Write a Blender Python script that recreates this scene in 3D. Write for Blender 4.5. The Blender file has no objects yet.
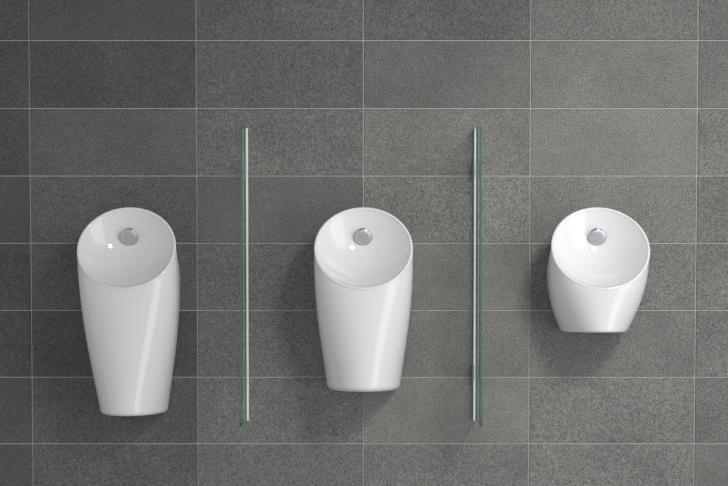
import bpy, bmesh, math, random
import numpy as np
from mathutils import Vector

random.seed(7)
C = bpy.context.scene.collection
PX = 0.003604            # one photo pixel on the wall, in metres
ZC = 1.30                # eye height
V0 = 183.0               # photo row of the eye height
D = 6.0                  # camera to wall


# ---------------------------------------------------------------- materials
def new_mat(name):
    m = bpy.data.materials.new(name)
    m.use_nodes = True
    nt = m.node_tree
    return m, nt, nt.nodes['Principled BSDF']


def tile_material():
    m, nt, b = new_mat('stone_tile')
    N, L = nt.nodes, nt.links
    tc = N.new('ShaderNodeTexCoord')
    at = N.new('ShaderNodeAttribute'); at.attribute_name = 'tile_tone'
    at2 = N.new('ShaderNodeAttribute'); at2.attribute_name = 'tile_offset'
    add = N.new('ShaderNodeVectorMath'); add.operation = 'ADD'
    L.new(tc.outputs['Object'], add.inputs[0]); L.new(at2.outputs['Vector'], add.inputs[1])

    def noise(scale, detail, rough):
        n = N.new('ShaderNodeTexNoise'); n.inputs['Scale'].default_value = scale
        n.inputs['Detail'].default_value = detail; n.inputs['Roughness'].default_value = rough
        L.new(add.outputs[0], n.inputs['Vector'])
        return n
    fine = noise(215, 3, .8)
    mid = noise(38, 4, .65)
    big = noise(3.2, 3, .55)

    def maprange(src, a, b_, c, d):
        r = N.new('ShaderNodeMapRange')
        r.inputs['From Min'].default_value = a; r.inputs['From Max'].default_value = b_
        r.inputs['To Min'].default_value = c; r.inputs['To Max'].default_value = d
        L.new(src, r.inputs['Value'])
        return r.outputs[0]

    def mul(x, y):
        q = N.new('ShaderNodeMath'); q.operation = 'MULTIPLY'
        L.new(x, q.inputs[0])
        if isinstance(y, float): q.inputs[1].default_value = y
        else: L.new(y, q.inputs[1])
        return q.outputs[0]
    f = maprange(fine.outputs['Fac'], .31, .69, .22, 1.78)
    g = maprange(mid.outputs['Fac'], .3, .7, .90, 1.10)
    h = maprange(big.outputs['Fac'], .3, .7, .86, 1.14)
    # scattered pale mineral flecks
    vo = N.new('ShaderNodeTexVoronoi'); vo.inputs['Scale'].default_value = 95
    L.new(add.outputs[0], vo.inputs['Vector'])
    fl = maprange(vo.outputs['Distance'], .03, .22, 1.7, 1.0)
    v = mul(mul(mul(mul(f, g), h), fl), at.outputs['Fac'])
    col = N.new('ShaderNodeMix'); col.data_type = 'RGBA'; col.blend_type = 'MULTIPLY'
    col.inputs['Factor'].default_value = 1
    col.inputs['A'].default_value = TILE_RGB
    L.new(v, col.inputs['B'])
    L.new(col.outputs['Result'], b.inputs['Base Color'])
    b.inputs['Roughness'].default_value = .62
    b.inputs['Specular IOR Level'].default_value = .35
    bp = N.new('ShaderNodeBump'); bp.inputs['Strength'].default_value = .35; bp.inputs['Distance'].default_value = .0012
    L.new(f, bp.inputs['Height']); L.new(bp.outputs[0], b.inputs['Normal'])
    return m


def plain(name, col, rough, metal=0., spec=.5, noise=0., scale=60):
    m, nt, b = new_mat(name)
    N, L = nt.nodes, nt.links
    b.inputs['Roughness'].default_value = rough; b.inputs['Metallic'].default_value = metal
    b.inputs['Specular IOR Level'].default_value = spec
    tc = N.new('ShaderNodeTexCoord'); n = N.new('ShaderNodeTexNoise')
    n.inputs['Scale'].default_value = scale; n.inputs['Detail'].default_value = 3
    L.new(tc.outputs['Object'], n.inputs['Vector'])
    r = N.new('ShaderNodeValToRGB')
    r.color_ramp.elements[0].position = .3; r.color_ramp.elements[1].position = .7
    r.color_ramp.elements[0].color = tuple(c * (1 - noise) for c in col) + (1,)
    r.color_ramp.elements[1].color = tuple(min(1, c * (1 + noise)) for c in col) + (1,)
    L.new(n.outputs['Fac'], r.inputs['Fac']); L.new(r.outputs[0], b.inputs['Base Color'])
    return m


def glass_face_material():
    m = bpy.data.materials.new('glass_face'); m.use_nodes = True
    nt = m.node_tree; N, L = nt.nodes, nt.links
    N.remove(N['Principled BSDF'])
    out = N['Material Output']
    # reflectance of one glass surface by angle of incidence (Schlick), the same from both sides
    ge = N.new('ShaderNodeNewGeometry'); dt = N.new('ShaderNodeVectorMath'); dt.operation = 'DOT_PRODUCT'
    L.new(ge.outputs['Normal'], dt.inputs[0]); L.new(ge.outputs['Incoming'], dt.inputs[1])

    def mth(op, a, b=None):
        q = N.new('ShaderNodeMath'); q.operation = op
        for i, v in enumerate((a, b)):
            if v is None: continue
            if isinstance(v, float): q.inputs[i].default_value = v
            else: L.new(v, q.inputs[i])
        return q
    inv = mth('SUBTRACT', 1.0, mth('ABSOLUTE', dt.outputs['Value']).outputs[0])
    fr = mth('ADD', mth('MULTIPLY', mth('POWER', inv.outputs[0], 5.0).outputs[0], .96).outputs[0], .04)
    tr = N.new('ShaderNodeBsdfTransparent'); tr.inputs['Color'].default_value = (.925, .97, .945, 1)
    gl = N.new('ShaderNodeBsdfGlossy'); gl.inputs['Roughness'].default_value = .02
    gl.inputs['Color'].default_value = (.86, .96, .9, 1)
    mx = N.new('ShaderNodeMixShader')
    L.new(fr.outputs[0], mx.inputs[0]); L.new(tr.outputs[0], mx.inputs[1]); L.new(gl.outputs[0], mx.inputs[2])
    L.new(mx.outputs[0], out.inputs['Surface'])
    return m


def glass_edge_material():
    m, nt, b = new_mat('glass_edge')
    b.inputs['Base Color'].default_value = (.072, .152, .098, 1)
    b.inputs['Roughness'].default_value = .12
    return m


TILE_RGB = (.160, .159, .150, 1)
M_TILE = tile_material()
M_GROUT = plain('grout', (.50, .49, .47), .9, spec=.2, noise=.12, scale=90)
M_CERAMIC = plain('glazed_ceramic', (.785, .78, .785), .03, spec=.5, noise=.004, scale=4)
M_CHROME = plain('satin_chrome', (.62, .62, .65), .5, metal=1., noise=.02, scale=200)
M_RING = plain('chrome_ring', (.42, .42, .44), .12, metal=1., noise=.02, scale=200)
M_ALU = plain('aluminium', (.85, .86, .87), .35, metal=.1, noise=.01, scale=200)
M_DARK = plain('grey_fixing', (.16, .16, .18), .5, noise=.03, scale=100)
M_CEIL = plain('ceiling_paint', (.6, .6, .6), .9, spec=.2, noise=.02, scale=8)
M_GFACE = glass_face_material()
M_GEDGE = glass_edge_material()


# ---------------------------------------------------------------- helpers
def link(name, bm, mats, parent=None, smooth=True, loc=None):
    me = bpy.data.meshes.new(name)
    bmesh.ops.recalc_face_normals(bm, faces=bm.faces)
    bm.to_mesh(me); bm.free()
    for m in (mats if isinstance(mats, (list, tuple)) else [mats]):
        me.materials.append(m)
    for p in me.polygons: p.use_smooth = smooth
    o = bpy.data.objects.new(name, me); C.objects.link(o)
    if parent: o.parent = parent
    if loc: o.location = loc
    return o


def empty(name, loc, label, cat, group):
    o = bpy.data.objects.new(name, None); C.objects.link(o)
    o.location = loc; o.empty_display_size = .1
    o['label'] = label; o['category'] = cat; o['group'] = group
    return o


# ---------------------------------------------------------------- the tiled wall
TW, TH = 166.5 * PX, 67.3 * PX
GRID_X0 = 0.0                                  # a vertical joint on the centre line
GRID_Z0 = ZC - (243.3 - V0) * PX               # a horizontal joint
GW = .0029                                     # joint width
CH, CHD = .0022, .0026                         # arris

# tone of single tiles: own shade, plus light falloff to left and top painted in (columns from the left, rows from the top)
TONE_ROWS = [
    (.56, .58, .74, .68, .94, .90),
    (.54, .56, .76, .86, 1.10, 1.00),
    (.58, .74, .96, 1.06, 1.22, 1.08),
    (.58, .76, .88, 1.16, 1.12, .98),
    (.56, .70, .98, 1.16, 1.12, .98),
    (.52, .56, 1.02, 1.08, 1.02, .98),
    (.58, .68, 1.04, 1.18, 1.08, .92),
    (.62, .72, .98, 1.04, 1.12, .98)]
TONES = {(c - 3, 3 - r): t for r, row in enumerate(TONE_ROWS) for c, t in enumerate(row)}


def build_wall():
    bm = bmesh.new()
    tone = bm.faces.layers.float.new('tile_tone')
    offs = bm.faces.layers.float_vector.new('tile_offset')
    rnd = random.Random(3)
    c0, c1 = -4, 4
    r_lo, r_hi = -6, 10
    zlow, ztop = GRID_Z0 + r_lo * TH, GRID_Z0 + r_hi * TH
    for r in range(r_lo, r_hi):
        for c in range(c0, c1):
            x0, x1 = GRID_X0 + c * TW + GW / 2, GRID_X0 + (c + 1) * TW - GW / 2
            z0, z1 = GRID_Z0 + r * TH + GW / 2, GRID_Z0 + (r + 1) * TH - GW / 2
            y = -rnd.random() * .0006
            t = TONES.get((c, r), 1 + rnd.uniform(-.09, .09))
            off = Vector((rnd.random() * 50, rnd.random() * 50, rnd.random() * 50))

            def ring(d, yy):
                return [bm.verts.new((x0 + d, yy, z0 + d)), bm.verts.new((x1 - d, yy, z0 + d)),
                        bm.verts.new((x1 - d, yy, z1 - d)), bm.verts.new((x0 + d, yy, z1 - d))]
            A, B, E = ring(0, .004), ring(0, y + CHD), ring(CH, y)
            fs = [bm.faces.new(E)]
            for p, q in ((A, B), (B, E)):
                for i in range(4):
                    j = (i + 1) % 4
                    fs.append(bm.faces.new((p[i], p[j], q[j], q[i])))
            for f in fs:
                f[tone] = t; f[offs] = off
    # grout bed and the wall body behind it
    x0, x1 = GRID_X0 + c0 * TW, GRID_X0 + c1 * TW
    yb = .0030
    v = [bm.verts.new(p) for p in ((x0, yb, zlow), (x1, yb, zlow), (x1, yb, ztop), (x0, yb, ztop),
                                   (x0, .12, zlow), (x1, .12, zlow), (x1, .12, ztop), (x0, .12, ztop))]
    for idx in ((0, 1, 2, 3), (4, 5, 6, 7), (0, 1, 5, 4), (1, 2, 6, 5), (2, 3, 7, 6), (3, 0, 4, 7)):
        f = bm.faces.new([v[i] for i in idx]); f.material_index = 1
    o = link('wall_back', bm, [M_TILE, M_GROUT], smooth=False)
    o['kind'] = 'structure'
    o['label'] = 'wall of large grey stone tiles with thin pale joints'
    return o


def build_ceiling():
    bm = bmesh.new()
    bmesh.ops.create_cube(bm, size=1)
    top = GRID_Z0 + 10 * TH
    for q in bm.verts:
        q.co = Vector((q.co.x * 8 * TW, -1.64 + q.co.y * 3.52, top + .05 + q.co.z * .1))
    o = link('ceiling', bm, M_CEIL, smooth=False)
    o['kind'] = 'structure'; o['label'] = 'plain pale ceiling above the tiled wall'


# ---------------------------------------------------------------- urinals
R = 47.6 * PX             # rim radius
RD = .094                 # half the depth that the leaning rim covers
DC = .220                 # rim centre, distance from the wall


def interp(xs, ys):
    co = np.polyfit(xs, ys, 4)
    return lambda v: float(np.polyval(co, v))


def smooth(t):
    t = max(0., min(1., t)); return t * t * (3 - 2 * t)


def build_urinal(xpx, label, v_rim_back, v_rim_front, v_bot, W_table, F_bot, fillet, head, dc_bot=.03, fpow=1.0, rise=.020):
    X = xpx * PX
    zr0, zr1 = ZC - v_rim_back * PX, ZC - v_rim_front * PX     # rim heights at wall side and front
    zb = ZC - v_bot * PX
    root = empty('urinal', (X, 0, zb), label, 'urinal', 'white wall urinals')
    Wf = interp([a for a, _ in W_table], [w * PX for _, w in W_table])
    dmin, dmax = DC - RD, DC + RD

    def zrim(d): return zr0 + (zr1 - zr0) * (d - dmin) / (dmax - dmin)
    alpha = math.atan2(zr0 - zr1, dmax - dmin)
    n = Vector((0, -math.sin(alpha), math.cos(alpha)))          # rim plane normal (towards the room and up)
    slope = Vector((0, -math.cos(alpha), -math.sin(alpha)))     # down the rim plane, to the room
    Rs = RD / math.cos(alpha)
    cen = Vector((0, -DC, zrim(DC)))
    NT, NL = 144, 56
    lip = .0046
    zmid_front = zr1

    def dcf(z):                                # depth of the widest line
        u = (zrim(DC) - z) / (zrim(DC) - zb)
        return DC + (dc_bot - DC) * max(0., min(1., u)) ** .8

    def Ff(z):                                 # front depth
        u = max(0., min(1., (zr1 - z) / (zr1 - zb)))
        return dmax + (F_bot - dmax) * u ** fpow

    def section(c, s, z, inset=0.):
        W = Wf((ZC - z) / PX) - inset
        dc, F = dcf(z), Ff(z)
        if s >= 0:
            return Vector((W * c, -(dc + (F - inset - dc) * s), z))
        u = smooth((zrim(DC) - z) / .12)
        e = 1 + u * .75
        nb = 2 / (2 + 3.0 * u)
        cc = math.copysign(abs(c) ** nb, c)
        return Vector((W * cc, -(dc - dc * abs(s) ** nb), z))

    def zbot(s): return zb - rise * .35 + rise * max(0., s)
    rings = []
    angs = [2 * math.pi * i / NT for i in range(NT)]

    def rim_pt(a, scale_off, lift):
        c, s = math.cos(a), math.sin(a)
        e = Vector((c * R, 0, 0)) + slope * (s * Rs)
        nrm = Vector((c / R, 0, 0)) + slope * (s / Rs)
        nrm.normalize()
        return cen + e + nrm * scale_off + n * lift
    # bottom fillet, bottom to side
    bot = []
    KF = 7
    for k in range(KF + 1):
        a = math.pi / 2 * (1 - k / KF)
        ins = fillet * (1 - math.cos(a)); dz = fillet * (1 - math.sin(a))
        bot.append([section(math.cos(t), math.sin(t), zbot(math.sin(t)) + dz, ins) for t in angs])
    rings += bot
    for j in range(1, NL):
        t = 1 - j / NL                          # 1 bottom .. 0 rim
        ring = []
        for a in angs:
            c, s = math.cos(a), math.sin(a)
            P = rim_pt(a, 0, 0)
            z_lo = zbot(s) + fillet
            z = P.z + (z_lo - P.z) * t
            Q = section(c, s, z)
            drop = P.z - z
            tot = P.z - z_lo
            w = drop / tot
            wx = smooth(drop / (.07 if s > 0 else .07 + .09 * smooth(-s / .45)))
            if s < 0:
                w += (smooth(drop / .16) - w) * smooth(-s / .45)
            gap = P - section(c, s, P.z)                # what the rim needs beyond the plain section
            Q = Q + Vector((gap.x * (1 - wx), gap.y * (1 - w), 0))
            ring.append(Q)
        rings.append(ring)
    KL = 8
    for k in range(KL + 1):                     # rounded lip
        a = math.pi * k / KL
        rings.append([rim_pt(t, -lip + lip * math.cos(a), lip * math.sin(a) * .8) for t in angs])
    H = .088
    NB = 26
    for k in range(1, NB):                      # bowl
        rho = 1 - k / NB
        ring = []
        for a in angs:
            P = rim_pt(a, -2 * lip, 0)
            q = cen + (P - cen) * rho - n * (H * (1 - rho ** 2.2))
            ring.append(q)
        rings.append(ring)
    bm = bmesh.new()
    base = Vector((0, 0, zb))
    vr = [[bm.verts.new(p - base) for p in ring] for ring in rings]
    for A, B in zip(vr, vr[1:]):
        for i in range(NT):
            j = (i + 1) % NT
            bm.faces.new((A[i], A[j], B[j], B[i]))
    cb = bm.verts.new((0, -F_bot * .5, rise * .1))
    ct = bm.verts.new(cen - n * H - base)
    for i in range(NT):
        j = (i + 1) % NT
        bm.faces.new((vr[0][j], vr[0][i], cb)); bm.faces.new((vr[-1][i], vr[-1][j], ct))
    body = link('ceramic_body', bm, M_CERAMIC, root)
    # spray head on the back of the bowl: find the bowl surface on the sight line
    hx, hy = head                                # photo pixel of the cap centre
    best = None
    Ri = Rs - 2 * lip
    cam = Vector((0, -D, ZC))
    tgt = Vector(((hx - 363.5) * PX, 0, ZC - (hy - V0) * PX))
    dirv = (tgt - cam).normalized()
    for st in np.linspace(5.3, 6.1, 4001):
        p = cam + dirv * float(st) - Vector((X, 0, 0))
        q = p - cen
        lx, ls, ln = q.x / (R - 2 * lip), q.dot(slope) / Ri, q.dot(n)
        if ln < 0 and (lx * lx + ls * ls) ** 1.1 - ln / H >= 1:
            best = p; break
    p = best
    axis = Vector((0, -1, -.3)).normalized()

    def lathe(profile, segs=48):
        b2 = bmesh.new()
        up = axis.orthogonal().normalized(); sd = axis.cross(up)
        rr = []
        for r, h in profile:
            if r == 0:
                rr.append([b2.verts.new(axis * h)] * segs); continue
            rr.append([b2.verts.new(axis * h + up * (r * math.cos(2 * math.pi * i / segs)) + sd * (r * math.sin(2 * math.pi * i / segs))) for i in range(segs)])
        for A, B in zip(rr, rr[1:]):
            for i in range(segs):
                j = (i + 1) % segs
                vs = []
                for w in (A[i], A[j], B[j], B[i]):
                    if w not in vs: vs.append(w)
                if len(vs) > 2: b2.faces.new(vs)
        return b2
    rc = 9.1 * PX * .93
    cap = lathe([(rc * .8, -.030), (rc * .96, -.026), (rc * .98, .006), (rc * .96, .0085), (rc * .92, .0098), (rc * .6, .0107), (rc * .3, .0112), (0, .0113)])
    p = p + axis * .007
    co = link('spray_head', cap, M_CHROME, root, loc=p - base)
    rg = lathe([(rc * .975, .000), (rc * 1.03, .001), (rc * 1.06, .0035), (rc * 1.04, .0062), (rc * .975, .0066)])
    r2 = link('collar_ring', rg, M_RING, co)
    r2['label'] = 'darker polished ring around the cap'
    co['label'] = 'round satin chrome cap on the back of the bowl'
    return root


# ---------------------------------------------------------------- glass dividers
def outline_panel(d_top, d_bot, ztop, zbot_wall, zbot_front, r_top, r_bot, dback):
    """side outline (depth, height) of a glass sheet with rounded front corners"""
    P = [(dback, ztop), (d_top, ztop), (d_bot, zbot_front), (dback, zbot_wall)]
    out = [P[0]]
    for i, r in ((1, r_top), (2, r_bot)):
        p, a, b = Vector(P[i]), Vector(P[i - 1]), Vector(P[i + 1])
        u, w = (a - p).normalized(), (b - p).normalized()
        ang = u.angle(w); t = r / math.tan(ang / 2)
        c = p + (u + w).normalized() * (r / math.sin(ang / 2))
        s, e = p + u * t - c, p + w * t - c
        tot = s.angle_signed(e)
        for k in range(13):
            f = k / 12 * tot
            out.append(tuple(c + Vector((s.x * math.cos(-f) - s.y * math.sin(-f), s.x * math.sin(-f) + s.y * math.cos(-f)))))
    out.append(P[3])
    return out


def bevel_box(bm, x0, x1, y0, y1, z0, z1, bev):
    r = bmesh.ops.create_cube(bm, size=1)
    for v in r['verts']:
        v.co = Vector(((x0 + x1) / 2 + v.co.x * (x1 - x0), (y0 + y1) / 2 + v.co.y * (y1 - y0), (z0 + z1) / 2 + v.co.z * (z1 - z0)))
    ed = list({e for v in r['verts'] for e in v.link_edges})
    bmesh.ops.bevel(bm, geom=ed, offset=bev, segments=2, affect='EDGES', profile=.6)


def build_divider(xpx, label, side):
    X = xpx * PX
    zt, zb = ZC - (128.2 - V0) * PX / 1.004, ZC - (422.4 - V0) * PX / 1.004
    root = empty('glass_divider', (X, 0, zb), label, 'divider', 'glass urinal dividers')
    hgt = zt - zb
    T = .0062
    gx = side * .0040
    out = outline_panel(.235, .335, hgt, .004, .024, .02, .035, .006)
    bm = bmesh.new()
    A = [bm.verts.new((gx - T / 2, -d, z)) for d, z in out]
    B = [bm.verts.new((gx + T / 2, -d, z)) for d, z in out]
    fa, fb = bm.faces.new(A), bm.faces.new(B)
    n = len(out)
    for i in range(n):
        j = (i + 1) % n
        f = bm.faces.new((A[i], A[j], B[j], B[i])); f.material_index = 1
    gp = link('glass_panel', bm, [M_GFACE, M_GEDGE], root, smooth=False)
    gp['label'] = 'clear glass sheet with green edge'
    pw = .0062
    bm = bmesh.new()
    px = side * .0003
    bevel_box(bm, px - pw / 2, px + pw / 2, -.017, -.0006, 0, hgt, .0012)
    wp = link('wall_rail', bm, M_ALU, root, smooth=False)
    wp['label'] = 'bright aluminium rail along the wall'
    for y in (170.5, 373):
        z = ZC - (y - V0) * PX - zb
        bm = bmesh.new()
        bevel_box(bm, px - pw / 2 - .0045, px - pw / 2 + .001, -.026, -.0006, z - .027, z + .027, .0008)
        bk = link('bracket', bm, M_DARK, root, smooth=False)
        bk['label'] = 'small dark fixing plate'
    return root


build_wall()
build_ceiling()
WL = [(30, 46.6), (60, 47.6), (95.5, 48.2), (125, 46.6), (165, 42), (193, 38.2), (221, 33.4)]
WM = [(30, 46.6), (60, 47.6), (95, 48.1), (125, 45.9), (155, 42.8), (193, 37.9), (202, 36.6)]
WR = [(30, 46.0), (60, 47.6), (80, 47.9), (103, 46.6), (124, 41.6), (139, 35.4), (146, 32.8)]
SX = 228.5
build_urinal(-SX, 'tall white ceramic urinal, the longest of the three, on the left', 23.9, 101., 227.1, WL, .286, .013, (129.1, 236.2))
build_urinal(0, 'mid-length white ceramic urinal between the two glass dividers', 23.9, 101.2, 203.8, WM, .288, .019, (362.9, 236.2))
build_urinal(SX, 'short white ceramic urinal, the smallest of the three, on the right', 23.9, 101.4, 146.5, WR, .287, .008, (597.0, 236.2))
build_divider(-115.9, 'narrow green glass divider between the longest urinal and the middle urinal', -1)
build_divider(111.0, 'narrow green glass divider between the middle urinal and the shortest urinal', 1)

# ---------------------------------------------------------------- light
w = bpy.data.worlds.new('room_light'); bpy.context.scene.world = w; w.use_nodes = True
bgn = w.node_tree.nodes['Background']
bgn.inputs['Color'].default_value = (1, .99, 1, 1); wn, wl = w.node_tree.nodes, w.node_tree.links
wt = wn.new('ShaderNodeTexCoord'); wsx = wn.new('ShaderNodeSeparateXYZ'); wmr = wn.new('ShaderNodeMapRange')
wl.new(wt.outputs['Generated'], wsx.inputs[0]); wl.new(wsx.outputs['Z'], wmr.inputs['Value'])
for key, val in (('From Min', -1.), ('From Max', .05), ('To Min', .20), ('To Max', .56)):   # dimmed from below to deepen shade under the urinals
    wmr.inputs[key].default_value = val
wsd = wn.new('ShaderNodeMapRange'); wl.new(wsx.outputs['X'], wsd.inputs['Value'])          # added fill from the left to even out the ceramic
for key, val in (('From Min', -1.), ('From Max', 1.), ('To Min', 1.30), ('To Max', .66)):
    wsd.inputs[key].default_value = val
wmu = wn.new('ShaderNodeMath'); wmu.operation = 'MULTIPLY'
wl.new(wmr.outputs[0], wmu.inputs[0]); wl.new(wsd.outputs[0], wmu.inputs[1]); wl.new(wmu.outputs[0], bgn.inputs['Strength'])


def area(name, loc, target, sx, sy, power, col=(1, 1, 1), spread=180):
    l = bpy.data.lights.new(name, 'AREA'); l.shape = 'RECTANGLE' if sx != sy else 'DISK'; l.size = sx; l.size_y = sy
    l.energy = power; l.color = col; l.spread = math.radians(spread)
    o = bpy.data.objects.new(name, l); C.objects.link(o)
    o.location = loc
    o.rotation_euler = (Vector(target) - Vector(loc)).to_track_quat('-Z', 'Y').to_euler()
    return o


area('ceiling_light', (1.7, -3.2, 3.05), (.55, 0, .92), .75, .75, 10.0, (1, .99, .975), 68)
area('side_window', (4.05, -3.05, .5), (0, -.2, .5), 2.4, 6.0, 104, (1, 1, 1))

# ---------------------------------------------------------------- camera
cam = bpy.data.cameras.new('camera'); co = bpy.data.objects.new('camera', cam); C.objects.link(co)
th = math.asin(.0478)
co.location = (0, -D, ZC); co.rotation_euler = (math.pi / 2 - th, 0, 0)
f = D / PX
cam.sensor_fit = 'HORIZONTAL'; cam.sensor_width = 36
cam.lens = f / 728 * 36
pp = V0 + f * math.tan(th)
cam.shift_y = (pp - 243) / 728
cam.shift_x = .5 / 728
cam.clip_end = 50
sc = bpy.context.scene
sc.camera = co
sc.view_settings.view_transform = 'Standard'; sc.view_settings.look = 'None'
sc.view_settings.gamma = 1; sc.view_settings.use_curve_mapping = False
sc.view_settings.exposure = 0
sc.cycles.transparent_max_bounces = 12
